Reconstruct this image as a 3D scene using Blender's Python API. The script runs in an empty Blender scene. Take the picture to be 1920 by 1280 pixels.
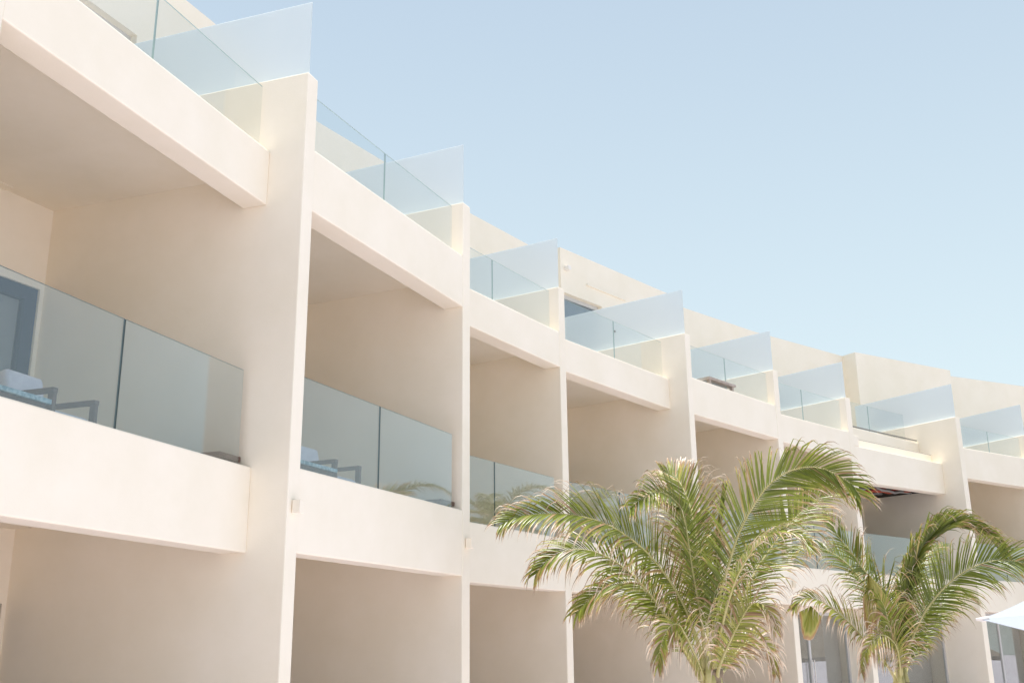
import bpy, bmesh, math, random
from mathutils import Vector, Matrix
random.seed(7)
R = math.radians
scene = bpy.context.scene
COL = scene.collection
ZO = 1.6                      # eye height: survey heights below are measured from the eye

# ------------------------------------------------------------------ materials
def newmat(name):
    m = bpy.data.materials.new(name); m.use_nodes = True
    nt = m.node_tree; nt.nodes.clear()
    out = nt.nodes.new('ShaderNodeOutputMaterial')
    return m, nt, out
def N(nt, t, **kw):
    n = nt.nodes.new('ShaderNode' + t)
    for k, v in kw.items(): setattr(n, k, v)
    return n
def principled(nt, out, color=(.8, .8, .8), rough=.7, spec=.3, metal=0):
    p = N(nt, 'BsdfPrincipled')
    p.inputs['Base Color'].default_value = (*color, 1); p.inputs['Roughness'].default_value = rough
    p.inputs['Specular IOR Level'].default_value = spec; p.inputs['Metallic'].default_value = metal
    nt.links.new(p.outputs[0], out.inputs[0]); return p
def noisy(name, c1, c2, scale=3, rough=.75, spec=.2, bump=.1, bscale=120, detail=5, bdist=.004):
    m, nt, out = newmat(name)
    p = principled(nt, out, c1, rough, spec)
    tc = N(nt, 'TexCoord'); a = N(nt, 'TexNoise'); a.inputs['Scale'].default_value = scale; a.inputs['Detail'].default_value = detail
    a.inputs['Roughness'].default_value = .62
    r = N(nt, 'ValToRGB'); r.color_ramp.elements[0].position = .36; r.color_ramp.elements[1].position = .66
    r.color_ramp.elements[0].color = (*c1, 1); r.color_ramp.elements[1].color = (*c2, 1)
    nt.links.new(tc.outputs['Object'], a.inputs['Vector']); nt.links.new(a.outputs['Fac'], r.inputs[0]); nt.links.new(r.outputs[0], p.inputs['Base Color'])
    if bump:
        b = N(nt, 'TexNoise'); b.inputs['Scale'].default_value = bscale; b.inputs['Detail'].default_value = 4
        c = N(nt, 'TexNoise'); c.inputs['Scale'].default_value = 2.2; c.inputs['Detail'].default_value = 2
        ad = N(nt, 'MixRGB'); ad.inputs[0].default_value = .6
        bu = N(nt, 'Bump'); bu.inputs['Strength'].default_value = bump; bu.inputs['Distance'].default_value = bdist
        nt.links.new(tc.outputs['Object'], b.inputs['Vector']); nt.links.new(tc.outputs['Object'], c.inputs['Vector'])
        nt.links.new(b.outputs['Fac'], ad.inputs[1]); nt.links.new(c.outputs['Fac'], ad.inputs[2])
        nt.links.new(ad.outputs[0], bu.inputs['Height']); nt.links.new(bu.outputs[0], p.inputs['Normal'])
    return m
def clear_glass(name, tint, ior=1.5, refl=1.0, edge=False):
    m, nt, out = newmat(name)
    t = N(nt, 'BsdfTransparent'); t.inputs[0].default_value = (*tint, 1)
    g = N(nt, 'BsdfGlossy'); g.inputs['Roughness'].default_value = .004; g.inputs[0].default_value = (refl, refl, refl, 1)
    f = N(nt, 'Fresnel'); ge = N(nt, 'NewGeometry'); mr = N(nt, 'MapRange'); mr.inputs[3].default_value = ior; mr.inputs[4].default_value = 1 / ior
    nt.links.new(ge.outputs['Backfacing'], mr.inputs[0]); nt.links.new(mr.outputs[0], f.inputs[0])   # the pane does not bend the ray, so its inner face must not either
    mx = N(nt, 'MixShader')
    nt.links.new(f.outputs[0], mx.inputs[0]); nt.links.new(t.outputs[0], mx.inputs[1]); nt.links.new(g.outputs[0], mx.inputs[2])
    nt.links.new(mx.outputs[0], out.inputs[0]); return m
def frosted(name):
    m, nt, out = newmat(name)
    t = N(nt, 'BsdfTransparent'); t.inputs[0].default_value = (.90, .945, .96, 1)
    rf = N(nt, 'BsdfRefraction'); rf.inputs['Roughness'].default_value = .5; rf.inputs['IOR'].default_value = 1.15; rf.inputs[0].default_value = (.91, .95, .97, 1)
    tr = N(nt, 'BsdfTranslucent'); tr.inputs[0].default_value = (.86, .91, .93, 1)
    d = N(nt, 'BsdfDiffuse'); d.inputs[0].default_value = (.86, .90, .915, 1)
    a = N(nt, 'MixShader'); a.inputs[0].default_value = .85; b = N(nt, 'MixShader'); b.inputs[0].default_value = .60; c = N(nt, 'MixShader'); c.inputs[0].default_value = .5
    nt.links.new(t.outputs[0], a.inputs[1]); nt.links.new(rf.outputs[0], a.inputs[2])
    nt.links.new(tr.outputs[0], c.inputs[1]); nt.links.new(d.outputs[0], c.inputs[2])
    nt.links.new(a.outputs[0], b.inputs[1]); nt.links.new(c.outputs[0], b.inputs[2])
    nt.links.new(b.outputs[0], out.inputs[0]); return m
def flat(name, c, rough=.6, spec=.3, metal=0):
    m, nt, out = newmat(name); principled(nt, out, c, rough, spec, metal); return m

M = {}
M['plaster'] = noisy('painted_plaster', (.88, .803, .664), (.916, .84, .712), 1.3, .85, .15, .42, 60, bdist=.006)
M['tile'] = noisy('added_terrace_tile', (.36, .34, .32), (.42, .39, .36), 2, .7, .2, 0)
M['tile2'] = noisy('added_balcony_tile', (.76, .64, .48), (.80, .68, .52), 2, .6, .2, 0)
M['ground'] = noisy('pale_paving', (.60, .55, .59), (.65, .60, .64), .8, .9, .1, .3, 40)
M['rail'] = clear_glass('railing_glass', (.88, .925, .945), 1.9)
M['railtop'] = clear_glass('terrace_railing_glass', (.95, .965, .965), 1.48)
M['edgetop'] = flat('pale_glass_edge', (.36, .48, .48), .3)
M['edge'] = flat('glass_edge', (.08, .13, .14), .3)
M['frost'] = frosted('frosted_glass')
M['doorframe'] = flat('dark_blue_frame', (.010, .028, .07), .45)
M['doorglass'] = clear_glass('door_glass', (.80, .85, .90), 1.6)
M['frontglass'] = clear_glass('shopfront_glass', (.86, .88, .88), 1.75)
M['curtain'] = noisy('grey_curtain', (.38, .37, .35), (.46, .44, .42), 4, .9, .1, .1)
M['sheer'] = noisy('pale_sheer_curtain', (.50, .465, .42), (.56, .525, .48), 4, .9, .1, .1)
M['wood'] = noisy('dark_wood', (.13, .085, .065), (.19, .125, .095), 9, .55, .3, .15)
M['cushion'] = noisy('pale_cushion', (.62, .60, .66), (.68, .66, .71), 20, .95, .05, .2, 300)
M['palewood'] = noisy('weathered_wood', (.36, .30, .25), (.46, .40, .35), 9, .7, .2, .1)
M['white'] = noisy('white_paint', (.84, .79, .73), (.86, .81, .75), 5, .5, .3, 0)
M['canvas'] = None
M['alu'] = flat('grey_aluminium', (.58, .57, .55), .4, .4, .1)
M['cable_red'] = flat('red_cable', (.42, .08, .045), .5)
M['cable_grey'] = flat('grey_pipe', (.25, .24, .22), .5)
M['shade_block'] = noisy('void_shade', (.02, .017, .015), (.07, .055, .045), 6, .9, .1, 0)  # near-black colour stands for the shade up inside the ceiling
M['trunk'] = noisy('palm_trunk', (.20, .15, .10), (.34, .27, .19), 14, .9, .1, .6, 40, bdist=.02)
M['thatch'] = noisy('dry_thatch', (.16, .125, .09), (.30, .24, .17), 18, .95, .05, .8, 60, bdist=.03)
M['teal'] = clear_glass('table_glass', (.55, .80, .84), 1.6)
# table glass edge: greenish, rippled
m, nt, out = newmat('rippled_glass_edge')
p = principled(nt, out, (.22, .46, .52), .15, .6)
tc = N(nt, 'TexCoord'); no = N(nt, 'TexNoise'); no.inputs['Scale'].default_value = 22; no.inputs['Detail'].default_value = 5
rr = N(nt, 'ValToRGB'); rr.color_ramp.elements[0].position = .42; rr.color_ramp.elements[1].position = .62
rr.color_ramp.elements[0].color = (.20, .32, .38, 1); rr.color_ramp.elements[1].color = (.46, .60, .64, 1)
nt.links.new(tc.outputs['Object'], no.inputs['Vector']); nt.links.new(no.outputs['Fac'], rr.inputs[0]); nt.links.new(rr.outputs[0], p.inputs['Base Color'])
M['tealedge'] = m
# canvas: white cloth, some light passes through
m, nt, out = newmat('white_canvas')
d = N(nt, 'BsdfDiffuse'); d.inputs[0].default_value = (.52, .545, .57, 1); t = N(nt, 'BsdfTranslucent'); t.inputs[0].default_value = (.55, .60, .66, 1)
mx = N(nt, 'MixShader'); mx.inputs[0].default_value = .35
nt.links.new(d.outputs[0], mx.inputs[1]); nt.links.new(t.outputs[0], mx.inputs[2]); nt.links.new(mx.outputs[0], out.inputs[0]); M['canvas'] = m
# palm leaflets: 'dry' runs from living green to bleached tips
def leafmat():
    m, nt, out = newmat('palm_leaflet')
    at = N(nt, 'Attribute', attribute_name='dry'); av = N(nt, 'Attribute', attribute_name='var')
    r = N(nt, 'ValToRGB'); cr = r.color_ramp
    cr.elements[0].position = 0; cr.elements[0].color = (.070, .104, .010, 1)
    cr.elements[1].position = 1; cr.elements[1].color = (.66, .54, .41, 1)
    for pos, c in ((.2, (.19, .22, .022)), (.42, (.42, .37, .10)), (.6, (.36, .23, .09)), (.8, (.40, .24, .13))):
        e = cr.elements.new(pos); e.color = (*c, 1)
    nt.links.new(at.outputs['Fac'], r.inputs[0])
    hs = N(nt, 'HueSaturation'); nt.links.new(r.outputs[0], hs.inputs['Color'])
    mp = N(nt, 'MapRange'); mp.inputs[3].default_value = .7; mp.inputs[4].default_value = 1.4
    nt.links.new(av.outputs['Fac'], mp.inputs[0]); nt.links.new(mp.outputs[0], hs.inputs['Value'])
    p = N(nt, 'BsdfPrincipled'); p.inputs['Roughness'].default_value = .33; p.inputs['Specular IOR Level'].default_value = .5
    t = N(nt, 'BsdfTranslucent')
    g = N(nt, 'Gamma'); g.inputs[1].default_value = .85
    mx = N(nt, 'MixShader'); mx.inputs[0].default_value = .24
    nt.links.new(hs.outputs[0], p.inputs['Base Color']); nt.links.new(hs.outputs[0], g.inputs[0]); nt.links.new(g.outputs[0], t.inputs[0])
    nt.links.new(p.outputs[0], mx.inputs[1]); nt.links.new(t.outputs[0], mx.inputs[2]); nt.links.new(mx.outputs[0], out.inputs[0])
    return m
M['leaf'] = leafmat()
M['rachis'] = noisy('palm_midrib', (.40, .37, .13), (.52, .46, .22), 12, .45, .4, 0)

# ------------------------------------------------------------------ object helpers
def link(o, parent=None, label=None, cat=None, group=None, kind=None):
    COL.objects.link(o)
    if parent is not None:
        o.parent = parent
    for k, v in (('label', label), ('category', cat), ('group', group), ('kind', kind)):
        if v: o[k] = v
    return o
def empty(name, loc=(0, 0, 0), rz=0, **kw):
    o = bpy.data.objects.new(name, None); o.location = loc; o.rotation_euler = (0, 0, rz); o.empty_display_size = .3
    return link(o, None, **kw)
class MB:
    def __init__(s): s.v = []; s.f = []; s.mi = []
    def prism(s, poly, z0, z1, m=0):
        """poly: plan points; z0, z1 numbers or one value per point"""
        n = len(poly); a = len(s.v)
        z0 = [z0] * n if not hasattr(z0, '__len__') else z0; z1 = [z1] * n if not hasattr(z1, '__len__') else z1
        area = sum(poly[i][0] * poly[(i + 1) % n][1] - poly[(i + 1) % n][0] * poly[i][1] for i in range(n))
        idx = list(range(n)) if area > 0 else list(range(n))[::-1]
        for i in idx: s.v.append((poly[i][0], poly[i][1], z0[i]))
        for i in idx: s.v.append((poly[i][0], poly[i][1], z1[i]))
        s.f.append(tuple(a + i for i in range(n))[::-1]); s.f.append(tuple(a + n + i for i in range(n)))
        for i in range(n):
            j = (i + 1) % n; s.f.append((a + i, a + j, a + n + j, a + n + i))
        s.mi += [m] * (n + 2); return s
    def box(s, c, sz, rz=0, m=0):
        x, y = sz[0] / 2, sz[1] / 2; ca, sa = math.cos(rz), math.sin(rz)
        poly = [(c[0] + px * ca - py * sa, c[1] + px * sa + py * ca) for px, py in ((-x, -y), (x, -y), (x, y), (-x, y))]
        return s.prism(poly, c[2] - sz[2] / 2, c[2] + sz[2] / 2, m)
    def tube(s, pts, rads, n=8, m=0, flatten=1.0):
        pts = [Vector(p) for p in pts]; a = len(s.v); prev = None
        for i, p in enumerate(pts):
            t = (pts[min(i + 1, len(pts) - 1)] - pts[max(i - 1, 0)]).normalized()
            u = (prev if prev is not None else (Vector((0, 0, 1)) if abs(t.z) < .9 else Vector((1, 0, 0))))
            u = (u - t * u.dot(t)).normalized(); prev = u; w = t.cross(u)
            r = rads[i] if hasattr(rads, '__len__') else rads
            for k in range(n):
                an = 2 * math.pi * k / n; q = p + u * (math.cos(an) * r) + w * (math.sin(an) * r * flatten); s.v.append(tuple(q))
        for i in range(len(pts) - 1):
            for k in range(n):
                b = a + i * n; s.f.append((b + k, b + (k + 1) % n, b + n + (k + 1) % n, b + n + k)); s.mi.append(m)
        s.f.append(tuple(a + k for k in range(n))[::-1]); s.f.append(tuple(a + (len(pts) - 1) * n + k for k in range(n))); s.mi += [m, m]
        return s
    def build(s, name, mats, parent=None, smooth=False, bevel=0, seg=2, **kw):
        me = bpy.data.meshes.new(name); me.from_pydata(s.v, [], s.f); 
        if not isinstance(mats, (list, tuple)): mats = [mats]
        for x in mats: me.materials.append(M[x])
        for p, i in zip(me.polygons, s.mi): p.material_index = i
        if smooth:
            for p in me.polygons: p.use_smooth = True
        me.validate(); me.update()
        o = bpy.data.objects.new(name, me); link(o, parent, **kw)
        if bevel:
            b = o.modifiers.new('bevel', 'BEVEL'); b.width = bevel; b.segments = seg; b.limit_method = 'ANGLE'; b.angle_limit = R(40); b.harden_normals = False
        return o
def V2(p): return Vector((p[0], p[1]))
def perp_out(u): return Vector((u[1], -u[0]))          # to the right of u = towards the sea
def cross_lines(p, u, q, w):
    d = u[0] * w[1] - u[1] * w[0]; t = ((q[0] - p[0]) * w[1] - (q[1] - p[1]) * w[0]) / d
    return p + u * t
# ------------------------------------------------------------------ building
# surveyed front corners of the party walls (plan, metres) and their direction into the building
ANG = {k: R(166.5 - 6 * k) for k in range(-1, 14)}
WD = {k: Vector((math.cos(ANG[k]), math.sin(ANG[k]))) for k in ANG}       # inwards
FD = {k: Vector((-WD[k].y * -1, WD[k].x * -1)) for k in ANG}              # along the front, left to right
for k in FD: FD[k] = Vector((math.cos(ANG[k] - math.pi / 2), math.sin(ANG[k] - math.pi / 2)))
PL = {1: V2((-2.081, 9.798)), 2: V2((-.632, 13.146)), 3: V2((.776, 16.593)), 4: V2((3.279, 19.313)), 5: V2((5.598, 22.11)),
      6: V2((7.943, 24.755)), 7: V2((11.499, 27.11)), 8: V2((14.457, 29.644))}
WALLW = .2
PL[0] = V2((-3.602, 6.62)) - FD[0] * (WALLW + .01)
PL[-1] = PL[0] - FD[0] * 3.6
for k in (9, 10, 11): PL[k] = PL[k - 1] + FD[k - 1] * 3.75
PR = {k: PL[k] + FD[k] * WALLW for k in PL}
DEPTH = 3.15
W = {k: PL[k] + WD[k] * DEPTH for k in PL}
B = empty('hotel_building', (0, 0, 0), label='curved cream plastered hotel block with stacked open balconies', cat='building')
GZ = 0.0
zz = lambda h: h + ZO
TOPW = {k: zz(5.837) for k in PL}
# party walls, each one slab from the ground to above the roof terrace
for k in sorted(PL):
    a, b = PL[k], PR[k]; e = DEPTH + .35
    MB().prism([a, b, b + WD[k] * e, a + WD[k] * e], GZ - .05, TOPW[k]).build('party_wall', 'plaster', B, bevel=.012)

# bay fronts: (start offset from right face line, fitted points, heights)
S_fit = {1: (-3.602, 6.62), 2: (-2.02, 10.029), 3: (-.581, 14.377), 4: (.909, 16.649), 5: (3.421, 19.63), 6: (6.077, 22.898), 7: None, 8: (11.89, 27.639)}
E_fit = {1: (-2.499, 9.845), 2: None, 3: None, 4: (2.88, 19.434), 5: None, 6: None, 7: (11.19, 27.56), 8: None}
# soffit and top of the roof parapet at start and end of each bay
Cz = {1: (4.40, 4.40), 2: (4.372, 4.361), 3: (4.482, 4.46), 4: (4.434, 4.417), 5: (4.332, 4.331), 6: (4.36, 4.36), 7: (3.84, 3.90), 8: (4.30, 4.33)}
Dz = {1: (4.998, 4.998), 2: (5.049, 5.065), 3: (5.033, 5.055), 4: (4.988, 5.004), 5: (5.049, 5.047), 6: (4.98, 5.0), 7: (4.69, 4.69), 8: (5.10, 5.16)}
Az, Bz = .935, 1.73
BT = .28
bays = {}
for k in range(0, 12):
    wl = k - 1                                  # wall on the left of bay k
    if wl not in PR or k not in PL: continue
    E = V2(E_fit[k]) if E_fit.get(k) else PL[k].copy()
    if S_fit.get(k):
        Sf = V2(S_fit[k]); u = (E - Sf).normalized(); S = cross_lines(Sf, u, PR[wl], WD[wl])
    else: S = PR[wl].copy()
    if (S - PR[wl]).dot(WD[wl]) < .012: S = PR[wl] + WD[wl] * .012     # never proud of the pier
    # the beam ends on the face of its right-hand wall
    u = (E - S).normalized(); E = cross_lines(S, u, PL[k], WD[k]) if E_fit.get(k) else E
    bays[k] = (S, E, u)
def inset(k, d):
    S, E, u = bays[k]; n = perp_out(u)
    a = cross_lines(S - n * d, u, PR[k - 1], WD[k - 1]); b = cross_lines(E - n * d, u, PL[k], WD[k])
    return a, b
def strip(k, d0, d1, t0=0., t1=1., ea=0., eb=0.):
    """plan quad between insets d0 and d1 of bay k, from fraction t0 to t1"""
    a0, b0 = inset(k, d0); a1, b1 = inset(k, d1); u = bays[k][2]
    L = (b0 - a0).length
    p0 = a0 + (b0 - a0) * t0; p1 = a0 + (b0 - a0) * t1
    n = perp_out(u)
    if t0 <= 0: q0 = a1
    else: q0 = p0 - n * (d1 - d0)
    if t1 >= 1: q1 = b1
    else: q1 = p1 - n * (d1 - d0)
    return [p0, p1, q1, q0]
JOINT = 1.72
def railing(k, d, z0, z1, endgap, nm='glass_pane', mats=('rail', 'edge')):
    """frameless panes with a dark joint between them, standing d behind the front"""
    a, b = inset(k, d); u = bays[k][2]; n = perp_out(u); b2 = b - u * endgap; L = (b2 - a).length
    g = .012; cuts = [(0.01, L - JOINT - .007), (L - JOINT + .007, L)]
    for (s0, s1) in cuts:
        p0, p1 = a + u * s0, a + u * s1
        z0a = z0[0] + (z0[1] - z0[0]) * s0 / L if hasattr(z0, '__len__') else z0; z0b = z0[0] + (z0[1] - z0[0]) * s1 / L if hasattr(z0, '__len__') else z0
        mb = MB(); mb.prism([p0, p1, p1 - n * g, p0 - n * g], [z0a, z0b, z0b, z0a], z1)
        # the cut side edges of a pane are dark, its faces clear
        mb.mi = [0, 1, 0, 0, 0, 0]
        # sides: find the two short end faces
        for fi in range(2, 6):
            vs = [Vector(mb.v[i]) for i in mb.f[fi]]
            xs = max((V2(x) - V2(y)).length for x in vs for y in vs)   # short faces are the cut ends
            if xs < .1:
                sm = sum((V2(x) - a).dot(u) for x in vs) / len(vs)
                if abs(sm - (L - JOINT)) < .1: mb.mi[fi] = 1
        mb.build(nm, list(mats), B)
for k in sorted(bays):
    S, E, u = bays[k]; n = perp_out(u)
    C0, C1 = Cz.get(k, (4.40, 4.40)); D0, D1 = Dz.get(k, (5.03, 5.03))
    q = strip(k, 0, BT)
    MB().prism(q, [zz(C0), zz(C1), zz(C1), zz(C0)], [zz(D0), zz(D1), zz(D1), zz(D0)]).build('roof_parapet', 'plaster', B, bevel=.014)
    MB().prism(q, zz(Az), zz(Bz)).build('balcony_parapet', 'plaster', B, bevel=.014)
    # slabs (balcony ceilings / floors) butt against the beam and both walls
    for (zl, zh, nm) in ((4.76, 4.95, 'floor_slab'), (1.28, 1.48, 'floor_slab')):
        if k == 7 and zl > 4: zl = 4.70
        a1, b1 = inset(k, BT + .002); w0 = W[k - 1] + FD[k - 1] * WALLW; w1 = W[k]
        MB().prism([a1, b1, w1, w0], zz(zl), zz(zh)).build(nm, 'plaster', B)
        MB().prism([a1, b1, w1, w0], zz(zh) + .001, zz(zh) + .012).build('added_floor_tiles', 'tile' if zl > 4 else 'tile2', B)  # unseen tile sheets added for their bounce: warmer rooms, less terrace glow
    railing(k, .07, zz(Bz) - .0, zz(2.653), .12 if k in (1, 4, 7) else .16)
    if k != 7:
        railing(k, .09, (zz(D0), zz(D1)), zz(5.728), .07 if k in (1, 4) else .16, mats=('railtop', 'edgetop'))
    # back wall with a wide sliding door hard against the right-hand corner, on each floor
    w0 = W[k - 1] + FD[k - 1] * WALLW; w1 = W[k]; wu = (w1 - w0).normalized(); L = (w1 - w0).length; wn = -perp_out(wu)
    def wq(s0, s1, t0=0., t1=.2): return [w0 + wu * s0 + wn * t0, w0 + wu * s1 + wn * t0, w0 + wu * s1 + wn * t1, w0 + wu * s0 + wn * t1]
    ds0, ds1 = L - 2.6, L - .05
    for fl, (f0, dz, f1) in enumerate(((-1.6, .55, 1.28), (1.48, 3.83, 4.76))):
        glazed = (fl == 0 and k >= 6)
        mb = MB()
        if glazed: continue
        mb.prism(wq(-.1, ds0), zz(f0), zz(f1)); mb.prism(wq(ds0, ds1), zz(dz), zz(f1)); mb.prism(wq(ds1, L), zz(f0), zz(f1))
        mb.build('back_wall', 'plaster', B)
        fr = MB(); fw = .15
        fr.prism(wq(ds0, ds0 + fw, .03, .12), zz(f0), zz(dz)); fr.prism(wq(ds1 - fw, ds1, .03, .12), zz(f0), zz(dz))
        fr.prism(wq(ds0 + fw, ds1 - fw, .03, .12), zz(dz) - fw, zz(dz)); fr.prism(wq((ds0 + ds1) / 2 - .05, (ds0 + ds1) / 2 + .05, .035, .115), zz(f0), zz(dz) - fw)
        dr = fr.build('balcony_door', 'doorframe', B)
        MB().prism(wq(ds0 + fw, ds1 - fw, .07, .078), zz(f0), zz(dz) - fw).build('pane', 'doorglass', dr)
        MB().prism(wq(ds0 + .01, ds1 - .01, .13, .15), zz(f0), zz(dz)).build('curtain', 'sheer', dr)
# bay seven: the deep lowered beam has a short upstand and a set-back wall that carries the glass
k = 7
MB().prism(strip(k, 0, BT, 0, .052), zz(4.69) + .002, zz(4.95)).build('parapet_upstand', 'plaster', B, bevel=.012)
MB().prism(strip(k, .62, .82), zz(4.50), [zz(5.38), zz(5.33), zz(5.33), zz(5.38)]).build('setback_parapet', 'plaster', B, bevel=.012)
MB().prism(strip(k, BT + .002, .62), zz(4.50), zz(4.62)).build('ledge', 'plaster', B)
MB().prism(strip(k, .63, .66, .25, .99), zz(5.385), zz(5.41)).build('rail_channel', 'cable_grey', B)
railing(k, .70, (zz(5.38), zz(5.33)), zz(6.05), .5, mats=('railtop', 'edgetop'))
# that bay's open ceiling: solid block coloured dark as shade, with hanging red and grey conduit
q = strip(k, BT + .05, 2.0, .01, .97)
MB().prism(strip(k, 2.0, DEPTH - .05), zz(3.98), zz(4.1)).build('dropped_ceiling', 'plaster', B)
vo = MB().prism(q, zz(4.0), zz(4.49)).build('ceiling_shade_block', 'shade_block', B)
a7, b7 = q[0], q[1]
rnd = random.Random(4)
for i in range(9):
    s0 = rnd.random() * .2; s1 = .6 + rnd.random() * .38; d0 = rnd.random(); d1 = rnd.random()
    pa = q[0] + (q[1] - q[0]) * s0; pb = q[3] + (q[2] - q[3]) * s0; pc = q[0] + (q[1] - q[0]) * s1; pd = q[3] + (q[2] - q[3]) * s1
    A1 = pa + (pb - pa) * d0; A2 = pc + (pd - pc) * d1
    pts = []
    for j in range(9):
        t = j / 8; p = A1 + (A2 - A1) * t
        pts.append((p.x + .05 * math.sin(5 * t + i), p.y + .06 * math.cos(4 * t + i), zz(3.99) - .12 * math.sin(math.pi * t) * rnd.uniform(.3, 1.2)))
    MB().tube(pts, .022 if i % 3 else .035, 6).build('conduit', 'cable_red' if i % 3 else 'cable_grey', B, smooth=True, label='red conduit hanging from open ceiling' if i % 3 else 'grey pipe hanging from open ceiling')

# frosted privacy screens on the party walls of the terrace
for k in range(0, 11):
    a = PL[k] + FD[k] * .085 + WD[k] * .05; b = a + WD[k] * (DEPTH - .06); n = FD[k]
    mb = MB().prism([a, b, b + n * .012, a + n * .012], TOPW[k] + .001, zz(6.737))
    mb.build('privacy_screen', 'frost', B)
    ed = MB().prism([a - WD[k] * .006, a - WD[k] * .001, a - WD[k] * .001 + n * .012, a - WD[k] * .006 + n * .012], TOPW[k] + .001, zz(6.737))

# penthouse rear wall in straight lengths, each with a terrace door
segs = [((-6.6, 6.2), (-5.35, 9.9), 8.45), ((-5.35, 9.9), (-4.088, 12.858), 8.45), ((-4.088, 12.858), (-3.151, 15.751), 8.45), ((-3.151, 15.751), (-.78, 19.607), 8.45),
        ((-.78, 19.607), (.80, 21.92), 8.45), ((1.06, 21.46), (3.93, 24.75), 8.45), ((3.86, 25.25), (6.678, 27.937), 8.45), ((6.678, 27.937), (9.88, 30.56), 8.45),
        ((10.081, 30.107), (13.746, 32.335), 8.45), ((13.70, 32.89), (17.094, 34.556), 8.45), ((17.094, 34.556), (22.5, 36.6), 8.45), ((22.5, 36.6), (30, 38.5), 8.45)]
doors = {1: (2.6, 3.93), 2: (.9, 2.9), 3: (1.2, 3.2), 5: (.10, 1.45), 6: (.5, 2.2), 7: (.5, 2.2), 8: (.65, 2.35), 9: (.5, 2.4)}
doors[1] = (.35, 1.85)
for i, (a, b, h) in enumerate(segs):
    a, b = V2(a), V2(b); u = (b - a).normalized(); L = (b - a).length; n = -perp_out(u)
    def sq(s0, s1, t0=0., t1=.22): return [a + u * s0 + n * t0, a + u * s1 + n * t0, a + u * s1 + n * t1, a + u * s0 + n * t1]
    mb = MB(); th = 1.2 if i in (5, 8) else .22
    if i in doors:
        s0, s1 = doors[i]; dt = 7.45 if i < 6 else 6.85
        mb.prism(sq(0, s0, 0, th), zz(4.75), zz(h)); mb.prism(sq(s0, s1, 0, th), zz(dt), zz(h)); mb.prism(sq(s1, L, 0, th), zz(4.75), zz(h))
        fr = MB(); fr.prism(sq(s0, s0 + .09, .1, .16), zz(4.9), zz(dt)); fr.prism(sq(s1 - .09, s1, .1, .16), zz(4.9), zz(dt)); fr.prism(sq(s0 + .09, s1 - .09, .1, .16), zz(dt - .09), zz(dt))
        dr = fr.build('terrace_door', 'alu', B); MB().prism(sq(s0 + .09, s1 - .09, .125, .133), zz(4.9), zz(dt - .09)).build('pane', 'doorglass', dr)
        MB().prism(sq(s0, s1, .19, .21), zz(4.9), zz(dt)).build('curtain', 'curtain', dr)
    else: mb.prism(sq(0, L, 0, th), zz(4.75), zz(h))
    if i == 5: MB().prism(sq(.9, 2.35, -.035, -.001), zz(7.80), zz(7.845)).build('wall_strip', 'plaster', B, bevel=.01)  # thin plaster strip standing proud of the wall
    mb.build('penthouse_wall', 'plaster', B)
# penthouse roof, set behind the wall heads
rp = [V2(s[0]) for s in segs] + [V2(segs[-1][1])]
rin = []
front = []
for i, (a, b, h) in enumerate(segs):
    a, b = V2(a), V2(b); u = (b - a).normalized(); n = -perp_out(u)
    q = [a + n * .23 + u * .3, b + n * .23 - u * (.3 if i in (8, 4) else -.1), b + n * 6.5, a + n * 6.5 + u * .3]
    MB().prism(q, zz(8.05) - .01 * (i % 2), zz(8.2) - .01 * (i % 2)).build('roof_slab', 'plaster', B)

# ground floor of the right-hand bays: glazed doors in grey aluminium between the piers
for k in range(6, 12):
    if k not in bays: continue
    d = .55
    a, b = inset(k, d); u = bays[k][2]; n = perp_out(u); L = (b - a).length
    def gq(s0, s1, t0, t1): return [a + u * s0 - n * t0, a + u * s1 - n * t0, a + u * s1 - n * t1, a + u * s0 - n * t1]
    fr = MB(); H = .93 if k > 6 else .85
    cuts = [0, L * .5, L]
    for s in cuts[1:-1]: fr.prism(gq(s - .035, s + .035, 0, .06), GZ, zz(H) - .06)
    fr.prism(gq(0.001, .06, 0, .06), GZ, zz(H) - .06); fr.prism(gq(L - .06, L - .001, 0, .06), GZ, zz(H) - .06); fr.prism(gq(0.001, L - .001, 0, .06), zz(H) - .06, zz(H))
    o = fr.build('glazed_front', 'alu', B)
    MB().prism(gq(.03, L - .03, .02, .03), GZ, zz(H) - .03).build('pane', 'frontglass', o)
    MB().prism(gq(0, L, .25 if k == 6 else .45, .95), GZ, zz(H) + .002).build('curtain', 'sheer', o)
    MB().prism(gq(0.001, L - .001, -.1, .95), zz(H) + .003, zz(1.27)).build('head_panel', 'plaster', o)
    if k == 6:
        for s in (L * .5 - .05, L * .5 + .05): MB().tube([(*(a + u * s + n * .05), .9), (*(a + u * s + n * .05), 1.45)], .012, 8).build('door_handle', 'white', o, smooth=True)

# small up-and-down wall lamps on the pier fronts
for k, z in ((1, 1.345), (2, 1.33), (3, 1.33), (4, 1.33), (5, 1.33)):
    c = (PL[k] + PR[k]) / 2 - WD[k] * .05
    o = MB().box((c.x, c.y, zz(z)), (.085, .07, .125), ANG[k]).build('wall_lamp', 'plaster', B, bevel=.006)
c = V2((1.2, 21.62)) 
MB().box((1.22, 21.55, zz(8.0)), (.10, .12, .10), R(49)).build('wall_lamp', 'white', B, bevel=.01)
# small clamp on the frosted screen
c = PL[4] + FD[4] * .08 + WD[4] * 1.6
MB().tube([(c.x - FD[4].x * .02, c.y - FD[4].y * .02, zz(6.2)), (c.x + FD[4].x * .03, c.y + FD[4].y * .03, zz(6.2))], .02, 10).build('screen_clamp', 'cable_grey', B)
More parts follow.
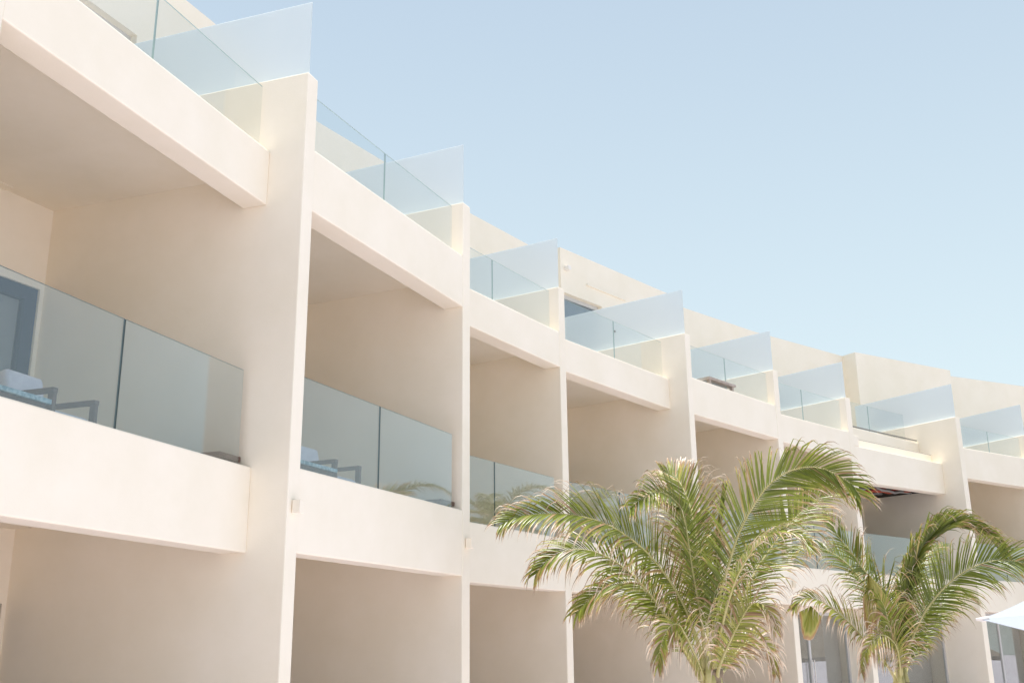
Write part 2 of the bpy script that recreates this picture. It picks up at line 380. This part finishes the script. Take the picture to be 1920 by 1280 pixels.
# plain rear mass so the block is closed
for i, (a_, b_, h_) in enumerate(segs):
    a, b = V2(a_), V2(b_); u = (b - a).normalized(); n = -perp_out(u)
    MB().prism([a + n * 6.5, b + n * 6.5, b + n * 6.7, a + n * 6.7], GZ, zz(8.2)).build('rear_facade', 'plaster', B)

# ------------------------------------------------------------------ balcony furniture
def armchair(loc, rz, label):
    r = empty('armchair', loc, rz, label=label, cat='armchair', group='armchairs on the balconies')
    w, dp, ha = .53, .62, .60         # local +y faces out
    for s in (-1, 1):
        x = s * (w / 2 - .02)
        f = MB(); f.box((x, dp / 2 - .03, ha / 2), (.04, .06, ha)); f.box((x, -dp / 2 + .03, ha / 2), (.04, .06, ha)); f.box((x, 0, ha + .021), (.055, dp, .04))
        f.build('armrest_frame', 'wood', r, bevel=.004)
    f = MB(); f.box((0, 0, .25), (w - .082, dp - .08, .05)); f.build('seat_frame', 'wood', r, bevel=.004)
    MB().box((0, .03, .38), (w - .1, dp - .10, .19)).build('seat_cushion', 'cushion', r, bevel=.045, seg=4)
    b = MB(); b.box((0, 0, .22), (w - .1, .14, .46)); o = b.build('back_cushion', 'cushion', r, bevel=.045, seg=4)
    o.location = (0, -dp / 2 + .08, .425); o.rotation_euler = (R(-12) * -1, 0, 0)
    return r
def glass_table(loc, rz, label, L=1.2, Wd=.52, h=.50):
    r = empty('glass_table', loc, rz, label=label, cat='table', group='glass topped tables on the balconies')
    MB().box((0, 0, h - .02), (L, Wd, .04)).build('table_top', 'tealedge', r, bevel=.004)
    f = MB(); f.box((0, 0, h - .062), (L - .06, Wd - .06, .04)); f.build('apron', 'wood', r)
    for sx in (-1, 1):
        for sy in (-1, 1): MB().box((sx * (L / 2 - .07), sy * (Wd / 2 - .07), (h - .084) / 2), (.05, .05, h - .084)).build('leg', 'wood', r)
    return r
FZ = zz(1.48)
def on_bay(k, s, d):
    S, E, u = bays[k]; n = perp_out(u); return S + u * s - n * d
def place_set(k, sfront, lab_c, lab_t):
    u = bays[k][2]; a = math.atan2(u.y, u.x)
    p = on_bay(k, 1.86, .95); armchair((p.x, p.y, FZ), a + math.pi, lab_c)
    q = on_bay(k, 1.48 - .6, .80)
    glass_table((q.x, q.y, FZ), a, lab_t)
for k, lc, lt in ((1, 'pale cushioned wooden armchair behind the nearest balcony glass', 'glass topped table by the nearest balcony glass'),
                  (2, 'pale cushioned wooden armchair on the second balcony, right of the big pier', 'glass topped table on the second balcony, right of the big pier')):
    L = (bays[k][1] - bays[k][0]).length
    place_set(k, L - 1.52, lc, lt)
for k, lab in ((1, 'low brown wooden bench at the right end of the nearest balcony glass'), (2, 'low brown wooden bench at the right end of the second balcony glass')):
    p = PL[k] + WD[k] * (.70 if k == 2 else 1.12) - FD[k] * .19
    r = empty('low_bench', (p.x, p.y, FZ), ANG[k], label=lab, cat='bench', group='low wooden benches')
    MB().box((0, 0, .325), (1.2, .34, .05)).build('seat', 'wood', r, bevel=.004)
    MB().box((0, 0, .175), (1.12, .28, .24)).build('frame', 'wood', r)
    for sx in (-1, 1):
        for sy in (-1, 1): MB().box((sx * .5, sy * .1, .026), (.05, .05, .052)).build('leg', 'wood', r)
# low table standing on the roof terrace
r = empty('terrace_table', (3.97, 20.75, zz(4.95)), R(48), label='low pale wooden table seen over the roof parapet behind the glass', cat='table')
MB().box((0, 0, .235), (1.0, .6, .05)).build('table_top', 'palewood', r, bevel=.005)
for sx in (-1, 1):
    for sy in (-1, 1): MB().box((sx * .42, sy * .24, .104), (.06, .06, .208)).build('leg', 'palewood', r)

# ------------------------------------------------------------------ parasol at the right edge
def parasol(L, Nn, Rr, F, A, base, label):
    r = empty('parasol', base, 0, label=label, cat='parasol')
    b = Vector(base); P = [Vector(p) - b for p in (L, Nn, Rr, F)]; A = Vector(A) - b
    v = []; f = []; n = 8
    for i in range(4):
        p, q = P[i], P[(i + 1) % 4]; base_i = len(v)
        for a in range(n + 1):
            for c in range(n + 1):
                t = a / n; s = c / n
                e = p + (q - p) * s
                pt = A + (e - A) * t
                pt.z -= .03 * math.sin(math.pi * t) + .02 * t * math.sin(math.pi * s)
                v.append(tuple(pt))
        for a in range(n):
            for c in range(n):
                k0 = base_i + a * (n + 1) + c; f.append((k0, k0 + n + 1, k0 + n + 2, k0 + 1))
    m = MB(); m.v = v; m.f = f; m.mi = [0] * len(f); o = m.build('canopy', 'canvas', r, smooth=False)
    sm = o.modifiers.new('thick', 'SOLIDIFY'); sm.thickness = .006
    for i, p in enumerate(P):
        pts = [A + (p - A) * t + Vector((0, 0, -.02 - .03 * math.sin(math.pi * t))) for t in [j / 8 for j in range(9)]]
        MB().tube(pts, .012, 6).build('rib', 'white', r, smooth=True)
        c = p; MB().tube([c + (c - A).normalized() * -.10, c + (c - A).normalized() * .05], [.022, .016], 8).build('corner_pocket', 'white', r, smooth=True)
    MB().tube([(0, 0, 0), tuple(A + Vector((0, 0, .06)))], .024, 12).build('pole', 'white', r, smooth=True)
    MB().tube([(0, 0, 0), (0, 0, .08)], .3, 20).build('base', 'alu', r, smooth=False)
    return r
parasol((5.50, 13.0, 1.96), (7.05, 11.5, 1.40), (8.5, 13.0, 1.86), (6.9, 14.5, 2.30), (7.0, 12.95, 2.13), (7.05, 12.9, 0), 'white canvas parasol whose corner enters at the right edge')

# thatched sunshades further right, seen mirrored in the ground floor glass
def palapa(x, y, h, rad, label):
    r = empty('thatched_sunshade', (x, y, 0), 0, label=label, cat='sunshade', group='thatched sunshades on the beach side')
    v = []; f = []; n = 36; m = 6; rg = random.Random(int(x * 10))
    for j in range(m + 1):
        t = j / m; rr = rad * t + .05
        for i in range(n):
            a = 2 * math.pi * i / n; ro = rr + (rg.random() * .16 if j == m else rg.random() * .04)
            v.append((ro * math.cos(a), ro * math.sin(a), h - 1.15 * t * rad / 2.2 - (.12 * rg.random() if j == m else 0)))
    for j in range(m):
        for i in range(n): f.append((j * n + i, j * n + (i + 1) % n, (j + 1) * n + (i + 1) % n, (j + 1) * n + i))
    q = MB(); q.v = v; q.f = f; q.mi = [0] * len(f); o = q.build('thatch_roof', 'thatch', r)
    s = o.modifiers.new('thick', 'SOLIDIFY'); s.thickness = .14
    MB().tube([(0, 0, 0), (0, 0, h)], .09, 10).build('post', 'wood', r, smooth=True)
palapa(19.8, 26.9, 3.0, 3.1, 'thatched sunshade nearer the building')
palapa(26.0, 26.9, 3.0, 3.1, 'thatched sunshade further from the building')

# ------------------------------------------------------------------ palms
def catmull(P, n):
    P = [Vector(p) for p in P]; P = [P[0] * 2 - P[1]] + P + [P[-1] * 2 - P[-2]]; out = []
    segs_ = len(P) - 3
    for i in range(n + 1):
        t = i / n * segs_; k = min(int(t), segs_ - 1); t -= k
        a, b, c, d = P[k:k + 4]
        out.append(.5 * ((2 * b) + (c - a) * t + (2 * a - 5 * b + 4 * c - d) * t * t + (3 * b - a - 3 * c + d) * t ** 3))
    # resample evenly
    ln = [0]
    for i in range(n): ln.append(ln[-1] + (out[i + 1] - out[i]).length)
    return out, ln
def at_len(out, ln, s):
    for i in range(len(ln) - 1):
        if ln[i + 1] >= s: 
            t = (s - ln[i]) / max(1e-9, ln[i + 1] - ln[i]); return out[i].lerp(out[i + 1], t)
    return out[-1].copy()
def frond(parent, base, name, P, face, LL, droop, rg, dry=0.0, fwd=0.0):
    base = Vector(base)
    cl, ln = catmull([Vector(p) - base for p in P], 90); LT = ln[-1]
    face = Vector(face).normalized()
    spear = LL < .2; dense = fwd >= 20      # dense: a young leaf whose leaflets still cling together
    start = .16 * LT; step = .0265 if fwd < 20 else .017
    v = []; f = []; dv = []; vv = []
    s = start; idx = 0
    missing = 0
    while s < LT:
        t = s / LT; p = at_len(cl, ln, s); T = (at_len(cl, ln, min(LT, s + .03)) - at_len(cl, ln, max(0, s - .03))).normalized()
        Nn = (face - T * face.dot(T)).normalized(); Bn = T.cross(Nn)
        L0 = 0; prof = 1.22 * min(1, .45 + 1.9 * (t - .14)) * (1 - max(0, t - .62) / .38 * .62)
        for side in (-1, 1):
            if rg.random() < .05: continue
            if spear: ang = R(83); L = .42 * (1 - t * .5)
            else:
                ang = R(min(80, 30 + fwd + 32 * t ** 1.3 + rg.uniform(-4, 4))); L = LL * prof * rg.uniform(.88, 1.1)
            p0 = p
            if dense and t < .6 and side > 0: L *= .55
            d = (Bn * side * math.cos(ang) + T * math.sin(ang) + Nn * (.22 + rg.uniform(-.10, .14)) * (0 if spear else 1)).normalized()
            seg = 8; pts = [p0]; dr = droop * rg.uniform(.6, 1.4); kink = rg.random() < .28 ; kp = rg.uniform(.5, .85)
            upf = max(0., d.z)
            curl = rg.uniform(.25, 1.0) * (.35 + .9 * upf)
            for j in range(seg):
                tt = (j + 1) / seg
                g = dr * .12 + (dr * .34 + .05) * tt * tt + (curl * 1.0 if tt > .84 else 0)
                if kink and abs(tt - kp) < .07: g += rg.uniform(.4, 1.3) * (.3 + dr)
                d = (d + Vector((0, 0, -1)) * g * (0 if spear else 1) + Vector((rg.uniform(-.035, .035), rg.uniform(-.035, .035), 0))).normalized()
                pts.append(pts[-1] + d * (L / seg))
            w0 = (.0175 if dense else .0108 if not spear else .010) * rg.uniform(.8, 1.15)
            dtip = rg.uniform(.62, .92) - dry * .55; alld = dry * .28 + (rg.uniform(.25, .75) if rg.random() < .03 + dry * .3 else 0) + .10 * rg.random()
            va = rg.random(); k0 = len(v)
            for j, q in enumerate(pts):
                tt = j / seg
                tg = (pts[min(seg, j + 1)] - pts[max(0, j - 1)]).normalized()
                sd = tg.cross(Nn); 
                if sd.length < .05: sd = tg.cross(Bn)
                sd.normalize(); up = sd.cross(tg).normalized()
                w = w0 * (min(1, .45 + tt * 4)) * (1 - tt ** 2.2 * .93)
                if tt > .75: w *= (1 - .35 * rg.random())
                v.append(tuple(q + sd * w + up * w * .45)); v.append(tuple(q)); v.append(tuple(q - sd * w + up * w * .45))
                x = max(0, min(1, (tt - dtip) / .22)); dd = min(1, max(alld, x * (.75 + .35 * va)) + .16 * tt)
                dv += [dd] * 3; vv += [va] * 3
            for j in range(seg):
                a = k0 + 3 * j; f.append((a, a + 1, a + 4, a + 3)); f.append((a + 1, a + 2, a + 5, a + 4))
        s += step * rg.uniform(.85, 1.15); idx += 1
    m = MB(); m.v = v; m.f = f; m.mi = [0] * len(f)
    o = m.build('frond', 'leaf', parent, smooth=True)
    me = o.data
    if len(me.vertices) == len(dv):
        A = me.attributes.new('dry', 'FLOAT', 'POINT'); A.data.foreach_set('value', dv); A = me.attributes.new('var', 'FLOAT', 'POINT'); A.data.foreach_set('value', vv)
    rp = [at_len(cl, ln, LT * i / 28) for i in range(29)]
    rr = [.0045 + .021 * (1 - i / 28) ** 1.4 + (.014 if i < 2 else 0) for i in range(29)]
    MB().tube([tuple(x) for x in rp], rr, 7).build('midrib', 'rachis', o, smooth=True)
    return o
def pleat(parent, base, apex, ends, nrib, dry, rg, name='folded_leaf', sag=.05, label=None):
    """unsplit pleated leaf blade hanging from one point"""
    base = Vector(base); apex = Vector(apex) - base; ends = [Vector(e) - base for e in ends]
    v = []; f = []; dv = []; vv = []; seg = 8
    for i in range(nrib * 2 + 1):
        t = i / (nrib * 2); x = t * (len(ends) - 1); k = min(int(x), len(ends) - 2); e = ends[k].lerp(ends[k + 1], x - k)
        e = e + Vector((0, 0, rg.uniform(-.05, .03)))
        for j in range(seg + 1):
            s = j / seg; p = apex.lerp(e, s) + Vector((0, -.011 * (i % 2) - sag * math.sin(math.pi * s), 0))
            v.append(tuple(p)); dv.append(min(1, dry + (.6 * max(0, s - .8) / .2) + .12 * (i % 2))); vv.append(.45 + .3 * rg.random())
    for i in range(nrib * 2):
        for j in range(seg):
            a = i * (seg + 1) + j; f.append((a, a + 1, a + seg + 2, a + seg + 1))
    m = MB(); m.v = v; m.f = f; m.mi = [0] * len(f); o = m.build(name, 'leaf', parent, label=label)
    A = o.data.attributes.new('dry', 'FLOAT', 'POINT'); A.data.foreach_set('value', dv); A = o.data.attributes.new('var', 'FLOAT', 'POINT'); A.data.foreach_set('value', vv)
def trunk(parent, h, r0, rg):
    n = 14; v = []; f = []; rings = int(h / .045)
    m = MB(); pts = []; rad = []
    for i in range(rings + 1):
        t = i / rings; pts.append((.03 * math.sin(2 * t), .02 * t, h * t)); rad.append(r0 * (1.5 - .75 * t + .25 * (t > .8) * (t - .8) * 5) * (1.05 if i % 3 == 0 else .97))
    m.tube(pts, rad, n).build('trunk', 'trunk', parent, smooth=True)
    sh = MB()
    for i in range(9):
        a = 2.4 * i; rr = r0 * .8; z0 = h * .62 + .03 * i
        sh.tube([(rr * .9 * math.cos(a), rr * .9 * math.sin(a), z0), (rr * 1.0 * math.cos(a), rr * 1.0 * math.sin(a), z0 + .22), (rr * .85 * math.cos(a), rr * .85 * math.sin(a), z0 + .48)], [.05, .045, .02], 8, flatten=.5)
    sh.build('leaf_sheaths', 'rachis', parent, smooth=True)
def palm(base, data, label, seed, drymap, fwdmap={}):
    rg = random.Random(seed)
    r = empty('palm_tree', (base[0], base[1], 0), 0, label=label, cat='palm tree', group='young coconut palms')
    b = (base[0], base[1], 0)
    for nm, P, face, LL, dr in data:
        frond(r, b, nm, P, face, LL, dr, rg, drymap.get(nm, .08), fwdmap.get(nm, 0))
    trunk(r, base[2] + .05, .12, rg)
    return r

# surveyed midrib lines of the fronds: name, points, way the blade faces, leaflet length, droop
PALM_A = [
('A', [(2.21, 13.0, 1.379), (2.15, 13.0, 1.72), (1.942, 12.85, 2.222), (1.66, 12.7, 2.625), (1.374, 12.55, 2.879), (1.087, 12.4, 3.037), (0.806, 12.3, 3.12), (0.526, 12.2, 3.147), (0.226, 12.1, 3.131), (0.02, 12.05, 3.097), (-0.136, 12.0, 3.015)], (0.25, -0.75, 0.55), 0.62, 0.35),
('B', [(2.184, 13.0, 1.361), (1.822, 12.95, 1.953), (1.617, 12.9, 2.246), (1.395, 12.9, 2.508), (1.142, 12.9, 2.697), (0.878, 12.9, 2.8), (0.617, 12.9, 2.797), (0.378, 12.9, 2.674), (0.255, 12.9, 2.532)], (0.1, -0.7, 0.6), 0.6, 0.55),
('C', [(2.168, 13.0, 1.302), (1.893, 13.3, 1.881), (1.741, 13.5, 2.205), (1.543, 13.7, 2.425), (1.284, 13.8, 2.454), (0.983, 13.9, 2.311), (0.773, 13.9, 2.103)], (0, -0.75, 0.5), 0.55, 0.6),
('D', [(2.222, 13.0, 1.378), (2.205, 13.0, 1.902), (2.105, 12.85, 2.54), (2.031, 12.8, 3.168), (1.878, 12.55, 3.352), (1.684, 12.3, 3.399), (1.479, 12.05, 3.309), (1.3, 11.9, 3.177)], (0.5, -0.7, 0.4), 0.52, 0.2),
('E', [(2.26, 13.0, 1.378), (2.302, 13.2, 1.906), (2.29, 13.4, 2.741), (2.258, 13.6, 3.346), (2.191, 13.8, 3.684), (2.119, 14.05, 3.879), (2.001, 14.3, 3.965)], (-0.2, -0.9, 0.25), 0.62, -0.05),
('F', [(2.309, 13.0, 1.378), (2.369, 13.1, 2.019), (2.495, 13.15, 2.941), (2.547, 13.15, 3.232), (2.598, 13.15, 3.501)], (-0.5, -0.8, 0), 0.12, 0),
('G', [(2.334, 13.0, 1.377), (2.409, 13.0, 2.132), (2.541, 12.9, 2.588), (2.689, 12.8, 2.997), (2.861, 12.7, 3.292), (3.02, 12.6, 3.504), (3.242, 12.5, 3.651), (3.459, 12.4, 3.688), (3.63, 12.35, 3.653), (3.792, 12.3, 3.555), (3.919, 12.3, 3.461), (3.999, 12.3, 3.336)], (0.1, -0.85, -0.15), 0.66, 0.15),
('H', [(2.331, 13.0, 1.33), (2.466, 13.2, 1.677), (2.706, 13.3, 2.091), (2.895, 13.4, 2.431), (3.111, 13.5, 2.728), (3.432, 13.6, 3.098), (3.681, 13.7, 3.323), (3.93, 13.8, 3.506), (4.146, 13.85, 3.601), (4.365, 13.9, 3.55)], (-0.3, -0.85, 0.2), 0.6, 0.35),
('I', [(2.342, 13.0, 1.3), (2.354, 12.8, 1.48), (2.539, 12.6, 1.888), (2.707, 12.5, 2.137), (2.845, 12.4, 2.084), (2.917, 12.4, 1.85)], (0.2, -0.7, 0.5), 0.45, 0.8),
('J', [(2.296, 13.0, 1.36), (2.354, 12.6, 1.861), (2.469, 12.2, 2.37), (2.632, 11.9, 2.693), (2.821, 11.7, 2.844), (3.026, 11.6, 2.82), (3.168, 11.5, 2.65)], (-0.2, -0.3, 0.9), 0.42, 0.5),
('M', [(2.235, 13.0, 1.378), (2.284, 13.5, 2.263), (2.278, 14.1, 3.042), (2.194, 14.7, 3.542), (2.01, 15.3, 3.815), (1.795, 15.8, 3.811)], (0, -0.6, 0.7), 0.5, 0.3),
('N', [(2.193, 13.0, 1.302), (2.063, 12.65, 1.542), (1.912, 12.4, 1.803), (1.825, 12.3, 1.917), (1.709, 12.2, 1.887), (1.605, 12.15, 1.717), (1.546, 12.15, 1.465)], (0.2, -0.8, 0.4), 0.4, 0.9),
('O', [(2.348, 13.0, 1.3), (2.6, 13.35, 1.534), (2.811, 13.5, 1.719), (3.012, 13.6, 1.75), (3.153, 13.7, 1.591), (3.2, 13.7, 1.358)], (-0.2, -0.8, 0.4), 0.42, 0.9)]
PALM_B = [
('A', [(5.861, 17.0, 1.101), (5.927, 17.0, 1.685), (6.017, 16.95, 2.263), (6.147, 16.9, 2.678), (6.243, 16.85, 2.941), (6.377, 16.8, 3.18), (6.546, 16.75, 3.354), (6.747, 16.7, 3.453), (6.935, 16.65, 3.462), (7.14, 16.6, 3.413), (7.329, 16.6, 3.289), (7.481, 16.6, 3.084)], (-0.1, -0.85, -0.1), 0.62, 0.1),
('B', [(5.877, 17.0, 1.101), (5.996, 17.0, 1.567), (6.203, 16.8, 2.072), (6.406, 16.7, 2.367), (6.596, 16.6, 2.573), (6.779, 16.5, 2.723), (6.979, 16.4, 2.832), (7.227, 16.3, 2.9), (7.476, 16.2, 2.881), (7.723, 16.2, 2.769), (7.852, 16.2, 2.573)], (-0.2, -0.85, 0.3), 0.66, 0.25),
('C', [(5.844, 17.0, 1.102), (5.872, 17.0, 1.923), (5.807, 17.0, 2.445), (5.588, 16.9, 2.643), (5.445, 16.8, 2.767), (5.306, 16.7, 2.914), (5.2, 16.7, 3.094), (5.054, 16.7, 3.283), (4.95, 16.7, 3.489), (4.864, 16.8, 3.61)], (0.2, -0.8, 0.3), 0.6, 0.25),
('D', [(5.828, 17.0, 1.102), (5.635, 16.9, 1.415), (5.356, 16.75, 1.689), (5.074, 16.6, 1.985), (4.772, 16.5, 2.233), (4.516, 16.4, 2.364), (4.317, 16.4, 2.374), (4.144, 16.4, 2.221)], (0.1, -0.7, 0.6), 0.46, 0.85),
('E', [(5.836, 17.0, 1.102), (5.924, 17.3, 1.768), (5.788, 17.6, 2.393), (5.587, 17.9, 2.898), (5.338, 18.1, 3.187), (5.029, 18.3, 3.324), (4.758, 18.4, 3.247)], (0.1, -0.7, 0.6), 0.55, 0.5),
('G', [(5.877, 17.0, 1.101), (5.824, 16.8, 1.529), (5.654, 16.6, 1.916), (5.543, 16.5, 2.303), (5.398, 16.4, 2.378)], (0.3, -0.9, 0.2), 0.6, 0.5),
('H', [(5.885, 17.0, 1.101), (6.287, 17.5, 1.686), (6.715, 17.9, 2.186), (7.143, 18.3, 2.5), (7.589, 18.6, 2.599), (7.922, 18.8, 2.429)], (-0.2, -0.5, 0.8), 0.5, 0.5),
('I', [(5.861, 17.0, 1.101), (5.761, 16.7, 1.569), (5.619, 16.5, 1.761), (5.386, 16.3, 1.836), (5.138, 16.2, 1.649), (5.025, 16.2, 1.315)], (0.1, -0.8, 0.4), 0.4, 1.0),
('J', [(5.893, 17.0, 1.101), (6.276, 17.6, 2.015), (6.586, 18.0, 2.704), (7.076, 18.5, 3.178), (7.571, 19.0, 3.402)], (-0.1, -0.6, 0.7), 0.45, 0.4)]
# base [(2.278, 13.0, 1.378), (4.482, 13.0, 1.219)] [(5.861, 17.0, 1.101)]
FOLD = [(5.445, 16.75, 2.764), (5.309, 16.7, 2.394), (5.294, 16.7, 2.016), (5.349, 16.7, 1.766), (5.515, 16.75, 2.039), (5.782, 16.8, 2.315)]
FOLD2 = [(4.428, 16.4, 2.272), (4.242, 16.4, 2.158), (4.28, 16.4, 1.774), (4.47, 16.4, 1.863), (4.577, 16.4, 2.154)]
CAM_F, CAM_PI, CAM_RO = 1993.596, 0.287192, 0.010953
pa = palm((2.278, 13.0, 1.378), PALM_A, 'nearer and larger young coconut palm with a wide ragged crown', 11, {'B': .35, 'C': .35, 'I': .75, 'O': .8, 'N': .6, 'K': .35, 'H': .4, 'J': .42, 'A': .32, 'E': .45, 'G': .12, 'D': .2, 'L': .25, 'M': .3})
pb = palm((5.861, 17.0, 1.101), PALM_B, 'farther young coconut palm beside the white parasol', 23, {'D': .6, 'C': .18, 'G': .35, 'I': .8, 'E': .2, 'A': .0, 'B': .1, 'H': .1}, {'A': 30})
rg = random.Random(3)
pleat(pb, (5.861, 17.0, 0), FOLD[0], FOLD[1:], 9, .36, rg, sag=.06, label='pale folded leaf hanging down')
pleat(pb, (5.861, 17.0, 0), FOLD2[0], FOLD2[1:], 6, .2, rg, sag=.03)
# two further palms on the beach side, only their reflections show
def free_palm(x, y, h, seed, label):
    rg = random.Random(seed); data = []
    for i in range(13):
        a = 2.4 * i + rg.random() * .4; el = R(78 - 6.5 * i); Lf = rg.uniform(2.3, 2.9); pts = []; p = Vector((x, y, h)); pts.append(tuple(p))
        for j in range(7):
            e = el - R(17) * j; p = p + Vector((math.cos(a) * math.cos(e), math.sin(a) * math.cos(e), math.sin(e))) * (Lf / 7); pts.append(tuple(p))
        data.append(('X', pts, (0.05, 0, 1), .55, .45))
    return palm((x, y, h), data, label, seed, {})
free_palm(13.3, 21.7, 4.9, 5, 'tall coconut palm beyond the right edge, nearer the building')
free_palm(17.2, 20.4, 4.5, 9, 'tall coconut palm beyond the right edge, farther from the building')

# ------------------------------------------------------------------ ground, light, camera
g = MB(); g.prism([(-400, -300), (400, -300), (400, 500), (-400, 500)], -.3, 0.0); g.build('ground', 'ground', None, kind='structure')
w = bpy.data.worlds.new('World'); scene.world = w; w.use_nodes = True; nt = w.node_tree; nt.nodes.clear()
SUN_EL = 86; sd = Vector((-.42, .907, 0)).normalized()      # horizontal direction towards the sun
sky = N(nt, 'TexSky', sky_type='NISHITA'); sky.sun_disc = False; sky.sun_elevation = R(SUN_EL); sky.sun_rotation = math.atan2(sd.x, sd.y)
sky.altitude = 0; sky.air_density = 1.0; sky.dust_density = .8; sky.ozone_density = 1.0
bg = N(nt, 'Background'); bg.inputs[1].default_value = .125
hz = N(nt, 'MixRGB'); hz.inputs[2].default_value = (5.2, 5.98, 5.85, 1)      # milky sea haze, thick at the horizon and thin overhead
tcw = N(nt, 'TexCoord'); sx = N(nt, 'SeparateXYZ'); mpz = N(nt, 'MapRange'); mpz.inputs[1].default_value = 0; mpz.inputs[2].default_value = 1.25; mpz.inputs[3].default_value = .86; mpz.inputs[4].default_value = .0
nt.links.new(tcw.outputs['Generated'], sx.inputs[0]); nt.links.new(sx.outputs['Z'], mpz.inputs[0]); nt.links.new(mpz.outputs[0], hz.inputs[0])
ow = N(nt, 'OutputWorld'); nt.links.new(sky.outputs[0], hz.inputs[1]); nt.links.new(hz.outputs[0], bg.inputs[0]); nt.links.new(bg.outputs[0], ow.inputs[0])
ld = bpy.data.lights.new('sun', 'SUN'); ld.energy = 5.0; ld.angle = R(.55); ld.color = (1, .975, .955)
lo = bpy.data.objects.new('sun', ld); COL.objects.link(lo)
tow = Vector((sd.x * math.cos(R(SUN_EL)), sd.y * math.cos(R(SUN_EL)), math.sin(R(SUN_EL))))
lo.rotation_euler = tow.to_track_quat('Z', 'Y').to_euler(); lo.location = (0, 0, 30)
cd = bpy.data.cameras.new('camera'); cam = bpy.data.objects.new('camera', cd); COL.objects.link(cam); scene.camera = cam
cd.sensor_width = 36; cd.sensor_fit = 'HORIZONTAL'; cd.lens = CAM_F / 1920 * 36; cd.clip_end = 2000; cd.clip_start = .05
pi_, ro_ = CAM_PI, CAM_RO
fwd = Vector((0, math.cos(pi_), math.sin(pi_))); up = Vector((0, -math.sin(pi_), math.cos(pi_))); rt = Vector((1, 0, 0))
# roll
c_, s_ = math.cos(ro_), math.sin(ro_)
X = rt * c_ - up * s_; Y = rt * s_ + up * c_
X, Y = (rt * c_ - up * s_), (up * c_ + rt * s_)
mt = Matrix((X, Y, -fwd)).transposed().to_4x4(); mt.translation = (0, 0, ZO); cam.matrix_world = mt
vs = scene.view_settings; vs.view_transform = 'Standard'; vs.look = 'None'; vs.gamma = 1; vs.use_curve_mapping = False; vs.exposure = .41
scene.cycles.max_bounces = 14; scene.cycles.diffuse_bounces = 10; scene.cycles.transparent_max_bounces = 24; scene.cycles.transmission_bounces = 8; scene.cycles.glossy_bounces = 4
scene.cycles.sample_clamp_indirect = 6
